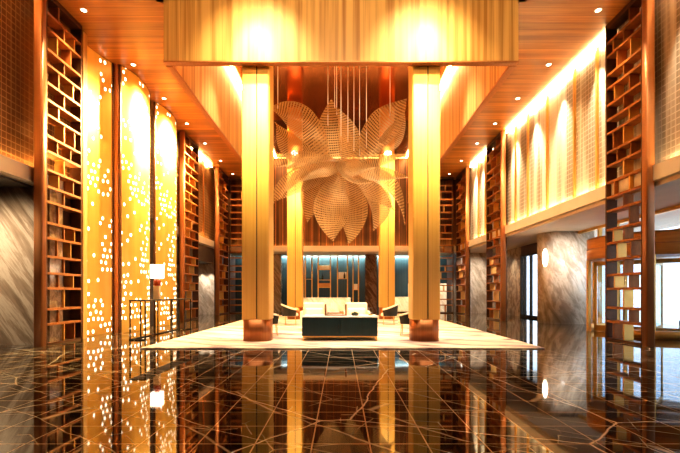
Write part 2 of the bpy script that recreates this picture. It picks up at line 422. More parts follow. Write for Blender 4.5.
struct(MB().box(-13, 13, -6, 33, -0.2, 0.0), 'floor', M['floor'])
struct(MB().box(-WX-0.3, -BX, -6, YB, ZC, ZC+0.15), 'ceiling_left', M['ceil_wood'])
struct(MB().box(BX, WX+0.3, -6, YB, ZC, ZC+0.15), 'ceiling_right', M['ceil_wood'])
struct(MB().box(-BX-0.2, BX+0.2, -6, 21.4, ZT, ZT+0.15), 'ceiling', M['tray'])
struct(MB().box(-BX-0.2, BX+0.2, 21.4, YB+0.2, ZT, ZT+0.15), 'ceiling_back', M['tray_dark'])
# ring bulkhead
struct(MB().box(-BX, BX, 10.60, 10.76, ZB, ZT), 'trim_1', M['gold_wood'])
struct(MB().box(-BX, -BX+0.14, 10.76, YB, ZB, ZT), 'trim_2', M['gold_wood'])
struct(MB().box(BX-0.14, BX, 10.76, YB, ZB, ZT), 'trim_3', M['gold_wood'])
struct(MB().box(-BX, BX, 10.585, 10.78, ZB-0.035, ZB).box(-BX-0.01, -BX+0.16, 10.78, YB, ZB-0.05, ZB).box(BX-0.16, BX+0.01, 10.78, YB, ZB-0.05, ZB), 'trim_4', M['bronze_post'])
# front return above the aisle ceilings, behind the camera
struct(MB().box(-BX-0.16, -BX, -6, 10.6, ZC, ZT).box(BX, BX+0.16, -6, 10.6, ZC, ZT), 'trim_5', M['gold_wood'])
struct(MB().box(-13, 13, -6.2, -6, 0, ZT), 'wall_front', M['dark_wall'])
# upper side walls
struct(MB().box(-WX-0.2, -WX, -6, YB, L1-0.1, ZC), 'wall_left', M['mesh_dark'])
struct(MB().box(WX, WX+0.2, -6, YB, L1-0.1, ZC), 'wall_right', M['mesh_pale'])
# ledges with their cove lip
def ledge(sign, y0, y1, name):
    x0, x1 = sorted((sign*(WX-0.16), sign*(WX+0.2)))
    lip0, lip1 = sorted((sign*(WX-0.20), sign*(WX-0.16)))
    mb = MB().box(x0, x1, y0, y1, L0, L1-0.12).box(lip0, lip1, y0, y1, L0, L1)
    return struct(mb, name, M['ledge'])
ledge(-1, -6, 11.9, 'trim_6'); ledge(-1, 18.9, YB-0.3, 'trim_7'); ledge(1, -6, YB-0.3, 'trim_8')
struct(MB().box(-WX, WX, YB-0.25, YB+0.2, L0, L1-0.12).box(-WX, WX, YB-0.29, YB-0.25, L0, L1), 'trim_9', M['ledge'])
# cove strips (real light lines)
def strip(mb, name, mat): return struct(mb, name, M[mat])
for k, (y0, y1) in enumerate(((-2, 9.7), (11.75, 19.0), (21.0, 24.2))):
    strip(MB().box(WX-0.16, WX-0.08, y0, y1, ZC-0.10, ZC-0.04), 'trim_%d' % (10+k), 'strip_right')
    strip(MB().box(WX-0.12, WX-0.06, y0, y1, L1-0.10, L1-0.05), 'trim_%d' % (13+k), 'strip_right')
strip(MB().box(-WX+0.08, -WX+0.16, -2, 9.7, ZC-0.10, ZC-0.04), 'trim_16', 'strip_low')
strip(MB().box(-WX+0.08, -WX+0.16, 21.0, 24.2, ZC-0.10, ZC-0.04), 'trim_17', 'strip')
strip(MB().box(-WX+0.06, -WX+0.12, -2, 10.0, L1-0.10, L1-0.05), 'trim_18', 'strip_low')
strip(MB().box(-WX+0.06, -WX+0.12, 20.9, 24.2, L1-0.10, L1-0.05), 'trim_19', 'strip_low')
strip(MB().box(-WX+0.06, -WX+0.12, 10.1, 11.85, L1-0.10, L1-0.05), 'trim_20', 'strip_low')
for k, s in enumerate((-1, 1)):
    a, b_ = sorted((s*(BX-0.30), s*(BX-0.22)))
    strip(MB().box(a, b_, 10.9, YB-0.1, ZT-0.10, ZT-0.05), 'trim_%d' % (21+k), 'strip')
strip(MB().box(-BX+0.2, BX-0.2, YB-0.16, YB-0.08, ZT-0.12, ZT-0.05), 'trim_23', 'strip_soft')
strip(MB().box(-BX+0.1, BX-0.1, YB-0.12, YB-0.06, L1-0.11, L1-0.06), 'trim_24', 'strip_back')
strip(MB().box(-WX+0.2, -BX-0.1, YB-0.12, YB-0.06, L1-0.11, L1-0.06), 'trim_25', 'strip_back')
strip(MB().box(BX+0.1, WX-0.2, YB-0.12, YB-0.06, L1-0.11, L1-0.06), 'trim_26', 'strip_back')
# back wall above the ledge, with thin upright battens
struct(MB().box(-BX, BX, YB, YB+0.2, L1-0.12, ZT), 'wall_back', M['back_panel'])
struct(MB().box(-WX, -BX, YB, YB+0.2, L1-0.12, ZC), 'wall_back_left', M['back_panel'])
struct(MB().box(BX, WX, YB, YB+0.2, L1-0.12, ZC), 'wall_back_right', M['back_panel'])
mb = MB()
for k in range(-9, 10):
    x = k*0.46
    mb.box(x-0.02, x+0.02, YB-0.05, YB, L1, ZT-0.2)
struct(mb, 'trim_27', M['bronze'])
# gold fins on the side panels
mb = MB()
for y in (4.5, 6.3, 8.1, 9.2, 12.4, 13.6, 15.4, 17.0, 18.2, 22.0, 23.1): mb.box(WX-0.07, WX, y-0.035, y+0.035, L1, ZC-0.1)
struct(mb, 'trim_28', M['gold'])
mb = MB()
for y in (4.5, 6.3, 8.1, 9.0, 22.0, 23.1): mb.box(-WX, -WX+0.07, y-0.035, y+0.035, L1, ZC-0.1)
struct(mb, 'trim_29', M['bronze_post'])

# left ground storey: marble return, solid wall behind the lit panels, dark lift lobby
struct(MB().box(-12.5, -7.02, 10.36, 10.85, 0, L0-0.02), 'wall_left_pier', M['marble_grey'])
struct(MB().box(-12.5, -WX-0.02, -6, 10.36, L0-0.06, L0-0.02), 'ceiling_left_recess', M['dark_soffit'])
struct(MB().box(-WX-0.4, -WX, 10.85, 19.0, 0, L1), 'wall_left_low', M['dark_wall'])
struct(MB().box(-12.5, -12.3, -6, 30, 0, 4), 'wall_left_far', M['dark_wall'])
struct(MB().box(-12.5, -WX+0.02, 25.2, 25.5, 0, L0-0.02), 'wall_left_lobby', M['marble_light'])
struct(MB().box(-12.5, -WX-0.02, 19.0, 25.5, 2.95, L0-0.02), 'ceiling_left_lobby', M['dark_soffit'])
# right ground storey
struct(MB().box(WX-0.1, 12.5, -6, YB+0.4, L0-0.12, L0-0.02), 'ceiling_right_recess', M['plaster'])
struct(MB().box(WX-0.05, FX+0.3, 26.6, 26.9, 0, L0-0.12), 'wall_right_lobby', M['marble_light'])
struct(MB().box(FX, FX+0.3, 22.9, 26.9, 0, L0-0.12), 'wall_right_far', M['marble_grey'])
struct(MB().vprism([(8.55, 17.3), (10.2, 17.3), (10.2, 18.9), (8.8, 18.9), (8.28, 18.15)], 0, L0-0.1), 'wall_right_pier', M['marble_light'])
struct(MB().box(FX, FX+0.1, 18.9, 22.9, 3.25, L0-0.1).box(FX, FX+0.1, 18.9, 20.6, 0, 3.25), 'wall_right_window', M['dark_wall'])
# window in the far bay
w = empty('window_1', (FX, 21.7, 0)); tag(w, kind='structure')
MB().box(-0.06, 0.06, -1.1, -0.95, 0, 3.25).box(-0.06, 0.06, -0.05, 0.08, 0, 3.25).box(-0.06, 0.06, 0.7, 0.8, 0, 3.25).box(-0.06, 0.06, 1.08, 1.2, 0, 3.25).box(-0.06, 0.06, -1.1, 1.2, 3.15, 3.25).box(-0.06, 0.06, -1.1, 1.2, 0, 0.12).build('window_frame', M['dark_metal'], w)
MB().box(-0.01, 0.01, -1.0, 1.15, 0.1, 3.2).build('pane', M['glass'], w)
# glazed front beside the revolving door
w = empty('window_2', (FX, 0, 0)); tag(w, kind='structure')
mb = MB().box(-0.07, 0.07, 3, 16.0, 2.98, 3.08).box(-0.07, 0.07, 3, 17.3, L0-0.22, L0-0.12).box(-0.07, 0.07, 3, 11.3, 0, 0.12).box(-0.07, 0.07, 14.9, 16.0, 0, 0.12)
for y in (4, 5.5, 7, 8.5, 10, 11.25, 14.95, 15.95): mb.box(-0.06, 0.06, y-0.05, y+0.05, 0, L0-0.12)
mb.build('window_frame', M['gold'], w)
MB().box(-0.01, 0.01, 3, 11.3, 0.1, L0-0.2).box(-0.01, 0.01, 14.9, 16.0, 0.1, L0-0.2).box(-0.01, 0.01, 11.3, 14.9, 3.0, L0-0.2).build('pane', M['glass'], w)
struct(MB().box(FX, FX+0.2, -6, 3, 0, L0-0.1), 'wall_right_near', M['dark_wall'])
# back recess: glowing teal wall
struct(MB().box(-WX-0.2, WX+0.2, 30.2, 30.4, 0, L0+0.2), 'wall_back_recess', M['teal_wall'])
struct(MB().box(-WX, WX, YB+0.2, 29.86, L0-0.02, L0+0.1).box(-WX, WX, 29.86, 30.4, L0+0.12, L0+0.2), 'ceiling_back_recess', M['plaster'])
struct(MB().box(-WX-0.2, -WX, 25.52, 30.4, 0, L0-0.02), 'wall_left_recess', M['dark_wall'])
struct(MB().box(WX, WX+0.2, YB, 30.4, 0, L0), 'wall_right_recess', M['dark_wall'])
strip(MB().box(-6.8, 6.8, 29.90, 29.98, L0+0.03, L0+0.09), 'trim_30', 'strip_cool')
struct(MB().box(1.62, 2.38, 28.6, 29.3, 0, L0-0.02), 'trim_31', M['marble_brown'])
struct(MB().box(-4.75, -4.0, 28.6, 29.3, 0, L0-0.02), 'trim_32', M['marble_grey'])

struct(MB().box(4.6, 7.2, 29.3, 29.5, 0, 1.9), 'trim_35', M['marble_cream'])
# ------------------------------------------------------------------ gold columns
def column(x0, x1, y0, ztop, zsplit, label):
    ztop -= 0.031; zsplit -= 0.031
    t = empty('column', ((x0+x1)/2, y0+0.36, 0.031)); tag(t, label, 'column', 'gold clad columns round the lounge')
    wx, d = (x1-x0)/2, 0.36
    sh = MB().vprism(rrect(-wx, wx, -d, d, 0.05, 4), 0.55, zsplit).build('shaft', M['brass'], t)
    mb = MB().box(0.02, 0.045, -d-0.004, -d+0.02, 0.56, zsplit)
    mb.build('seam', M['seam'], sh)
    MB().vprism(rrect(-wx-0.008, wx+0.008, -d-0.008, d+0.008, 0.26, 10), 0.0, 0.55).build('plinth', M['copper'], t)
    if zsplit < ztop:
        MB().vprism(rrect(-wx+0.02, wx-0.02, -d+0.02, d-0.02, 0.05, 4), zsplit, ztop).build('shaded_upper_shaft', M['brass_dim'], t)  # same column carried up, its shade put into the colour
        MB().lathe([(0, zsplit+0.05), (0.14, zsplit+0.05), (0.16, zsplit), (0.16, zsplit-0.05), (0, zsplit-0.05)], 0, -d-0.16, 16).build('uplight', M['lens_white'], t)
    return t
CX0, CX1 = -2.50, -1.80
column(CX0, CX1, 10.80, ZT, ZT, 'front left gold clad column on copper plinth at carpet edge')
column(-CX1, -CX0, 10.80, ZT, ZT, 'front right gold clad column on copper plinth at carpet edge')
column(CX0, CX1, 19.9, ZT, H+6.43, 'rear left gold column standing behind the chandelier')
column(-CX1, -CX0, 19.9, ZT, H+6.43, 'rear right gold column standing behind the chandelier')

# ------------------------------------------------------------------ lattice screens
def lattice(width, height, post, pw=0.18, depth=0.28):
    """local: x along the screen from its post, y = depth away from the room, z up"""
    x0 = pw if post else 0.0
    P = {}
    if post: P['post'] = MB().vprism(rrect(0, pw-0.004, -0.03, 0.18, 0.04, 3), 0, height)
    fr = MB().box(x0, x0+0.05, 0, depth, 0, height).box(width-0.06, width, 0, depth, 0, height).box(x0, width, 0, depth, height-0.12, height).box(x0, width, 0, depth, 0, 0.06)
    P['frame'] = fr
    P['shelf_board'] = []; P['divider'] = []
    z = 0.06; k = 0
    hs = (0.44, 0.36, 0.50, 0.36, 0.40)
    pat = ((0.5, 0.82), (0.34,), (0.5,), (0.34, 0.78), (0.5,), (0.30, 0.7))
    w = width-0.06-x0-0.05
    while z < height-0.3:
        hh = min(hs[k % 5], height-0.12-z)
        for f in pat[k % 6]:
            xx = x0+0.05+w*f
            P['divider'].append(MB().box(xx-0.02, xx+0.02, 0.02, depth-0.02, z, z+hh))
        z += hh
        if z < height-0.2: P['shelf_board'].append(MB().box(x0+0.04, width-0.05, 0.0, depth, z-0.028, z+0.03))
        k += 1
    return P
def lattice_screen(loc, rz, width, height, post, label, mirror=False, group=None):
    t = empty('lattice_screen', loc, rz); tag(t, label, 'screen', group)
    for nm, mbs in lattice(width, height, post).items():
        for mb in (mbs if isinstance(mbs, list) else [mbs]):
            if mirror:
                for v in mb.bm.verts: v.co.y = -v.co.y
            front = nm == 'divider' and mbs.index(mb) % 5 in (0, 3)  # brighter gold on some dividers paints in the light they catch
            mat = 'gold' if front else {'post': 'bronze_post', 'frame': 'dark_bronze', 'shelf_board': 'bronze', 'divider': 'bronze'}[nm]
            mb.build(nm, M[mat], t)
    return t
SX = 6.95
G = 'tall bronze lattice screens along the walls'
side = ((9.95, 1.60), (18.95, 2.05), (24.35, 2.20))
lab = ('nearest to the camera, tall bronze lattice screen on the %s wall', 'second tall bronze lattice screen from the front on the %s wall', 'farthest bronze lattice screen along the %s wall, by the back corner')
for (y, wd), lb in zip(side, lab):
    # left: local x runs along +Y, depth away from the room (-X)
    lattice_screen((-SX, y, 0), PI/2, wd, ZC-0.01, True, lb % 'left', False, G)
    lattice_screen((SX+0.15, y, 0), PI/2, wd, ZC-0.01, True, lb % 'right', True, G)
lattice_screen((-SX+0.05, 26.55, 0), 0, 2.45, ZC-0.01, False, 'bronze lattice screen facing front at the far end of the left aisle', False, G)
lattice_screen((4.5, 26.55, 0), 0, 2.45, ZC-0.01, False, 'bronze lattice screen facing front at the far end of the right aisle', False, G)

# ------------------------------------------------------------------ perforated glowing panels
def perf_panel(pts, label):
    """pts: plan points (x,y) front to back"""
    P = [Vector((p[0], p[1], 0)) for p in pts]
    def cr(t):
        n = len(P)-1; s = min(int(t*n), n-1); f = t*n-s
        p0, p1, p2, p3 = P[max(s-1, 0)], P[s], P[s+1], P[min(s+2, n)]
        return 0.5*((2*p1)+(p2-p0)*f+(2*p0-5*p1+4*p2-p3)*f*f+(3*p1-p0-3*p2+p3)*f**3)
    length = sum((P[i+1]-P[i]).length for i in range(len(P)-1))
    c = P[len(P)//2]
    t = empty('perforated_panel', (c.x, c.y, 0)); tag(t, label, 'light panel', 'glowing perforated gold panels on the left wall')
    ht = ZC-0.02
    mb = MB(); mb.grid(lambda u, v: cr(u)-c+Vector((0, 0, v*ht)), 40, 2, length, ht)
    o = mb.build('sheet', M['perf'], t)
    e = MB()
    for q in (P[0], P[-1]):
        d = q-c; e.box(d.x-0.03, d.x+0.03, d.y-0.03, d.y+0.03, 0, ht)
    e.build('edge_bar', M['dark_bronze'], t)
    return t
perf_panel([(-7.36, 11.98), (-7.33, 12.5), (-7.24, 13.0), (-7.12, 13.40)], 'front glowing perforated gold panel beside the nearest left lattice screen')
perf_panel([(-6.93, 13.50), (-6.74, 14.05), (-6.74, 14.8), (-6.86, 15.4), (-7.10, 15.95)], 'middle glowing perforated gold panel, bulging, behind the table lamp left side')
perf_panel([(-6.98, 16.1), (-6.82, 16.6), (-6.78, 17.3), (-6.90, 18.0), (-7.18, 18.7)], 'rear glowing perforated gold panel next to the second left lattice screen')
struct(MB().box(-7.38, -6.97, 13.44, 13.60, 0, ZC-0.01), 'trim_33', M['bronze_post'])
struct(MB().box(-7.38, -7.05, 11.76, 11.95, 0, ZC-0.01), 'trim_34', M['gold_wood'])

# ------------------------------------------------------------------ ceiling downlights
ordn = ('nearest', 'second', 'third', 'fourth', 'fifth', 'sixth', 'farthest')
first = None
for s, nm in ((-1, 'left'), (1, 'right')):
    for k, y in enumerate((10.9, 13.5, 15.85, 18.2, 20.6, 23.3, 25.9)):
        if first is None:
            t = first = empty('downlight')
            rg = MB().lathe([(0.06, -0.004), (0.085, -0.010), (0.095, 0.0), (0.0, 0.004)], n=20).build('trim_ring', M['white_stone'], t)
            MB().lathe([(0.0, -0.008), (0.062, -0.007), (0.062, 0.0)], n=20).build('lens', M['lens'], t)
        else: t = copy_tree(first)
        t.location = (s*6.52, y, ZC-0.001)
        tag(t, '%s small round recessed downlight in the %s aisle wood ceiling' % (ordn[k], nm), 'ceiling light', 'recessed downlights in the aisle ceilings')
        spot((s*6.52, y, ZC-0.06), (s*6.6, y, 0), 650 if s < 0 else 500, 80, 0.9, (1, .66, .32))

# ------------------------------------------------------------------ chandelier
CY = 15.2
def PX(x, y, dy=0.0, Y=CY):
    """a picture position on the plane Y of the room, pushed back by dy metres"""
    return Vector(((x-341)/F*Y, Y+dy, H+(293-y)/F*Y))
ch0 = PX(341, 168)
ch = empty('chandelier', ch0); tag(ch, 'huge flower chandelier of pleated gold wire mesh petals between the columns', 'chandelier')
def petal(p0, p1, p2, w, twist=0.0, cup=0.25, prof=0.75, wave=0.0):
    p0, p1, p2 = (Vector(p)-ch0 for p in (p0, p1, p2))
    def fn(u, v):
        c = p0*(1-u)**2+p1*2*u*(1-u)+p2*u*u
        d = (2*(1-u)*(p1-p0)+2*u*(p2-p1)).normalized()
        n = Vector((math.sin(twist)*1.3, -1, math.cos(twist)*0.5)).normalized()
        sd = d.cross(n).normalized(); nn = sd.cross(d).normalized()
        wd = w*(0.12+0.88*math.sin(PI/2*min(u/(.5*prof), 1)))*(1-max(0, (u-.5*prof)/(1-.5*prof))**1.5)
        if u > 0.999: wd = 0.01
        a = (v-0.5)*2
        return c+sd*wd*a+nn*cup*wd*(a*a-0.4)+nn*wave*math.sin(u*7+a*2.2)
    mb = MB(); mb.grid(fn, 28, 14)
    return mb.build('petal', M['petal'], ch)
S = CY/F
for a in [
    ((338, 176, .5), (330, 132, .7), (331, 95, .3), 21*S, 0, .30, .85, .04),      # top
    ((350, 176, .2), (356, 142, .1), (338, 104, .4), 17*S, .5, .25, .9, .05),
    ((330, 160, .4), (306, 112, .0), (270, 104, .3), 15*S, -.4, .45, 1.1, .10),   # upper left
    ((322, 158, .5), (288, 150, .6), (272, 114, .7), 13*S, -.6, .35, 1.0, .08),
    ((352, 166, .2), (378, 132, -.1), (407, 97, .1), 16*S, .3, .30, 1.2, .04),    # upper right
    ((372, 150, .2), (396, 146, -.1), (405, 108, .2), 10*S, .5, .30, 1.0, .03),
    ((340, 172, -.2), (308, 158, -.6), (270, 168, -.2), 11*S, .5, .40, .9, .08),
    ((337, 172, .0), (296, 172, -.6), (272, 205, -.3), 13*S, -.4, .4, .9, .06),
    ((335, 174, -.2), (303, 180, -.8), (280, 206, -.8), 11*S, .7, .35, .9, .06),
    ((338, 176, -.2), (312, 188, -.9), (309, 226, -.7), 14*S, .3, .3, 1.1, .05),  # lower left
    ((340, 176, -.3), (327, 212, -1.3), (334, 245, -.9), 17*S, .2, .30, 1.2, .04),  # bottom
    ((344, 178, -.1), (362, 212, -1.0), (348, 246, -.7), 14*S, -.3, .30, 1.2, .04),
    ((348, 176, .0), (392, 196, -.5), (372, 233, -.4), 13*S, .3, .35, 1.1, .04),
    ((348, 170, .1), (380, 160, .2), (412, 152, .2), 6*S, .5, .5, .8, .05),
    ((349, 174, -.1), (396, 172, -.5), (404, 226, -.2), 10*S, .5, .4, .9, .05),
    ((348, 175, -.3), (378, 184, -1.0), (412, 182, -.6), 8*S, .3, .4, .9, .06),
    ((343, 166, -.5), (338, 194, -1.5), (372, 192, -1.3), 10*S, .8, .35, .8, .03),
    ((343, 166, -.5), (350, 186, -1.6), (376, 178, -1.4), 8*S, -.8, .35, .8, .03),
    ((343, 168, -.4), (322, 176, -1.5), (298, 190, -1.2), 11*S, .6, .35, .9, .05),
    ((345, 164, -.4), (322, 168, -1.2), (290, 178, -1.2), 7*S, -.6, .35, .9, .05),
    ((340, 172, .5), (342, 200, 1.0), (322, 226, 1.2), 15*S, 0, .3, 1.0, .05),
    ((350, 172, .5), (372, 180, 1.2), (400, 204, 1.3), 12*S, 0, .3, 1.0, .05),
    ((338, 166, .5), (310, 150, 1.3), (282, 156, 1.5), 10*S, 0, .3, 1.0, .05),
]:
    petal(PX(*a[0]), PX(*a[1]), PX(*a[2]), *a[3:])
MB().lathe([(0, -.35), (.10, -.28), (.17, -.1), (.17, .1), (.10, .25), (0, .3)], n=16).build('hub', M['dark_bronze'], ch)
for (x, yb, d) in ((327.5, 120, .5), (334.6, 104, .3), (336.6, 110, .4), (348, 140, .2), (354, 150, .1), (359.7, 155, .1), (366.4, 148, .0), (277, 106, .2), (390, 116, .0), (341, 163, 0)):
    p = PX(x, yb, d)
    MB().tube([p-ch0, Vector((p.x, p.y, ZT))-ch0], 0.014, 6).build('suspension_wire', M['white_stone'], ch)
MB().lathe([(0, 0), (.9, 0), (.9, -.05), (0, -.05)], 0, 0, 32).build('ceiling_plate', M['gold'], ch, (0, 0, ZT-0.002-ch0.z))

# ------------------------------------------------------------------ carpet and furniture
t = MB().box(-4.48, 4.55, 9.58, 23.5, 0.0, 0.03, 0.012, 2).build('carpet', M['carpet'])
tag(t, 'large pale cream carpet with grey streaks under the lounge seating', 'carpet')
CZ = 0.03

sb = empty('sideboard', (-0.03, 11.45, CZ)); tag(sb, 'low dark teal sideboard with a white top on gold legs', 'sideboard')
MB().box(-0.965, 0.965, -0.5, 0.5, 0.12, 0.595, 0.012).build('cabinet_body', M['teal_lacquer'], sb)
MB().box(-0.98, 0.98, -0.53, 0.53, 0.597, 0.625, 0.006).build('top', M['white_stone'], sb)
for s in (-1, 1):
    x0_, x1_ = sorted((s*0.006, s*0.955))
    dr = MB().box(x0_, x1_, -0.518, -0.502, 0.13, 0.585, 0.004).build('door', M['teal_lacquer'], sb)
    MB().box(s*0.03-0.006, s*0.03+0.006, -0.526, -0.518, 0.32, 0.42).build('handle', M['seam'], dr)
MB().box(-0.93, 0.93, -0.485, -0.455, 0.095, 0.12).build('base_rail', M['gold'], sb)
for sx in (-1, 1):
    for sy in (-1, 1):
        MB().box(sx*0.93-0.02, sx*0.93+0.02, sy*0.46-0.02, sy*0.46+0.02, 0, 0.12, 0.004).build('leg', M['gold'], sb)
TZ = CZ+0.625
pb = empty('potted_plant', (0.37, 11.35, TZ)); tag(pb, 'small low green plant in a dark bowl on the sideboard', 'plant')
MB().lathe([(0, 0), (.07, 0), (.10, .03), (.11, .055), (.10, .055), (.09, .045), (0, .045)], n=20).build('bowl', M['pot'], pb)
mb = MB()
for k in range(60):
    a = random.uniform(0, 2*PI); r = random.uniform(0, .09); l = random.uniform(.03, .06)
    p = Vector((r*math.cos(a), r*math.sin(a), .045)); q = p+Vector((math.cos(a)*l*.8, math.sin(a)*l*.8, l*(1.25-r*7)))
    s = Vector((-math.sin(a), math.cos(a), 0))*.014; md = (p+q)/2
    vs = [mb.bm.verts.new(c) for c in (p, md+s, q, md-s)]
    mb.bm.faces.new(vs)
mb.build('foliage', M['leaf'], pb)
tr = empty('magazine_tray', (-0.14, 11.4, TZ)); tag(tr, 'bronze framed open tray holding pale magazines on the sideboard', 'tray')
MB().box(-.27, .27, -.15, .15, 0, .018, .004).build('tray_base', M['walnut'], tr)
for s in (-1, 1): MB().box(s*.27-.022, s*.27+.022, -.15, .15, 0, .30, .006).build('side_frame', M['walnut'], tr)
mg = MB().box(-.2, .16, -.11, .11, .02, .05, .004).build('magazine', M['white_box'], tr)
MB().box(-.16, .22, -.09, .10, .052, .078, .004).build('magazine', M['orange_wood'], tr)
MB().box(-.22, .10, -.10, .08, .08, .10, .004).build('magazine', M['white_stone'], tr)
vs_ = empty('glass_vase', (0.79, 11.5, TZ)); tag(vs_, 'small clear glass vase with amber base at right end of sideboard', 'vase')
MB().lathe([(0, .03), (.05, .03), (.06, .10), (.055, .20), (.06, .215)], n=16).build('glass_body', M['glass'], vs_)
MB().lathe([(0, 0), (.06, 0), (.06, .03), (0, .035)], n=16).build('base', M['orange_wood'], vs_)

def armchair(x, y, label):
    t = empty('armchair', (x, y, CZ)); tag(t, label, 'armchair', 'cream armchairs behind the sideboard')
    MB().box(-.37, .37, -.36, .36, .16, .44, .05, 3).build('seat', M['cream'], t)
    MB().box(-.37, .37, .20, .40, .36, .90, .06, 3).build('backrest', M['cream'], t)
    MB().box(-.30, .30, .04, .20, .42, .72, .06, 3).build('back_cushion', M['white_box'], t)
    for s in (-1, 1):
        MB().box(s*.40-.03, s*.40+.03, -.36, .38, .14, .62, .015).build('armrest', M['cream'], t)
        for sy in (-.32, .34): MB().lathe([(0, 0), (.018, 0), (.025, .16), (0, .16)], s*.34, sy, 10).build('leg', M['gold'], t)
    return t
armchair(-0.90, 14.3, 'cream armchair on the left behind the teal sideboard')
armchair(0.52, 14.3, 'cream armchair on the right behind the teal sideboard')

def tub_chair(x, y, rz, label):
    t = empty('tub_chair', (x, y, CZ), rz); tag(t, label, 'chair', 'dark tub chairs beside the columns')
    # open towards local +x ; the rim is high at the back and falls to the arms
    def shell(r, top):
        def fn(u, v):
            a = PI*0.28+u*PI*1.44
            z1 = 0.58+0.20*top*(0.5-0.5*math.cos(2*PI*u))**0.8
            z = 0.34+(z1-0.34)*v
            rr = r*(0.86+0.14*v)
            return Vector((rr*math.cos(a), rr*math.sin(a), z))
        return fn
    o = MB(); o.grid(shell(.37, 1), 30, 6); o.grid(shell(.33, .97), 30, 6)
    o.build('shell', M['black_shell'], t)
    rim = []
    for k in range(31):
        u = k/30; a = PI*0.28+u*PI*1.44; z1 = 0.58+0.20*(0.5-0.5*math.cos(2*PI*u))**0.8
        rim.append((.352*math.cos(a), .352*math.sin(a), z1))
    MB().tube(rim, 0.026, 8).build('rim', M['cream'], t)
    MB().lathe([(0, .46), (.27, .45), (.305, .41), (.305, .35), (.28, .33), (0, .33)], n=24).build('seat', M['cream'], t)
    for a in (45, 135, 225, 315):
        c, s = math.cos(math.radians(a)), math.sin(math.radians(a))
        MB().tube([(c*.25, s*.25, .34), (c*.29, s*.29, .004)], [.014, .010], 8).build('leg', M['gold'], t)
    return t
tub_chair(-2.06, 12.45, 0.25, 'dark tub chair half hidden behind the front left column')
tub_chair(-1.95, 16.6, 0.1, 'dark tub chair with cream rim before the rear left column')
tub_chair(1.95, 12.45, PI-0.25, 'dark tub chair half hidden behind the front right column')
tub_chair(1.84, 16.6, PI-0.1, 'dark tub chair with cream rim before the rear right column')

# console table and lamp along the glowing wall
ct = empty('console_table', (-5.38, 13.1, 0)); tag(ct, 'long thin dark metal console table before the glowing panels', 'console table')
MB().box(-.22, .22, -1.75, 1.75, 1.03, 1.065, .006).build('top', M['dark_metal'], ct)
for sx in (-.2, .2):
    for yy in (-1.72, -1.12, 0.0, 1.12, 1.72):
        MB().box(sx-.014, sx+.014, yy-.014, yy+.014, 0.02, 1.03).build('leg', M['dark_metal'], ct)
MB().box(-.22, .22, -1.75, -1.71, 0, .03).box(-.22, .22, 1.71, 1.75, 0, .03).box(-.215, -.185, -1.75, 1.75, 0, .03).build('base_rail', M['dark_metal'], ct)
tl = empty('table_lamp', (-5.45, 12.75, 1.065)); tag(tl, 'white square shade table lamp with red brown neck on console', 'table lamp')
MB().box(-.085, .085, -.085, .085, 0, .40, .012).build('body', M['ivory'], tl)
MB().lathe([(0, .40), (.10, .40), (.11, .44), (.10, .56), (.06, .62), (0, .62)], n=20).build('neck', M['red_glaze'], tl)
sh = MB().vprism(rrect(-.15, .15, -.15, .15, .02, 3), .62, 1.02).build('lamp_shade', M['shade'], tl)
MB().lathe([(0, 1.02), (.012, 1.02), (.012, 1.06), (0, 1.06)], n=8).build('finial', M['gold'], sh)

# reception desks and the display shelf at the back
d = empty('reception_desk', (-1.3, 27.9, 0)); tag(d, 'long cream marble reception desk in front of the teal display wall', 'reception desk')
MB().box(-1.75, 1.92, -.35, .35, 0.06, .90, .01).build('desk_body', M['marble_cream'], d)
MB().box(-1.80, 1.95, -.38, .38, .90, .95, .01).build('worktop', M['marble_cream'], d)
MB().box(-1.70, 1.88, -.31, .31, 0, .06).build('plinth', M['dark_bronze'], d)
d = empty('reception_desk', (4.0, 27.9, 0)); tag(d, 'short cream marble desk right of the brown marble pillar', 'reception desk')
MB().box(-1.0, 1.4, -.35, .35, 0.06, .95, .01).build('desk_body', M['marble_cream'], d)
MB().box(-1.03, 1.43, -.38, .38, .95, 1.0, .01).build('worktop', M['marble_cream'], d)
MB().box(-.95, 1.35, -.31, .31, 0, .06).build('plinth', M['dark_bronze'], d)
def BXx(x, Y=29.7): return (x-341)/F*Y
def BZ(y, Y=29.7): return H+(293-y)/F*Y
ds = empty('display_shelf', (0, 29.7, 0)); tag(ds, 'tall gold framed display shelf against the teal back wall', 'shelf')
for x in (305.3, 312, 318.2, 330.5, 337.5, 347.5, 353, 358.5):
    MB().box(BXx(x)-.035, BXx(x)+.035, -.12, .12, 0, L0-0.03).build('upright', M['gold'], ds)
for x0, x1, y in ((305.3, 312, 279), (318.2, 330.5, 279.8), (318.2, 330.5, 269.5), (337.5, 347.5, 278.6), (353, 358.5, 289.6)):
    MB().box(BXx(x0)+.035, BXx(x1)-.035, -.12, .12, BZ(y)-.03, BZ(y)).build('shelf_board', M['gold'], ds)
b_ = MB().box(BXx(318.2)+.04, BXx(330.5)-.04, -.10, .10, 0, .28).build('wooden_box', M['orange_wood'], None, (0, 29.7, BZ(287.2)))
MB().box(BXx(318.2)+.035, BXx(330.5)-.035, -.12, .12, BZ(287.3)-.03, BZ(287.2)).build('shelf_board', M['gold'], ds)
tag(b_, 'honey coloured wooden box low in the gold display shelf', 'box')
for x0, x1, y0, y1, lb in ((318.6, 330.1, 265.2, 269.5, 'wide white box at the top of the gold display shelf'), (338, 347, 272, 278.6, 'square white box beside a dark bottle on the display shelf'), (353.4, 358.1, 284, 289.6, 'small cream box in the narrow right bay of the display shelf')):
    o = MB().box(BXx(x0)+.03, BXx(x1)-.03, 0.0, .10, 0, BZ(y0)-BZ(y1), .01).build('white_box', M['white_box'], None, (0, 29.7, BZ(y1))); tag(o, lb, 'box', 'pale boxes on the display shelf')
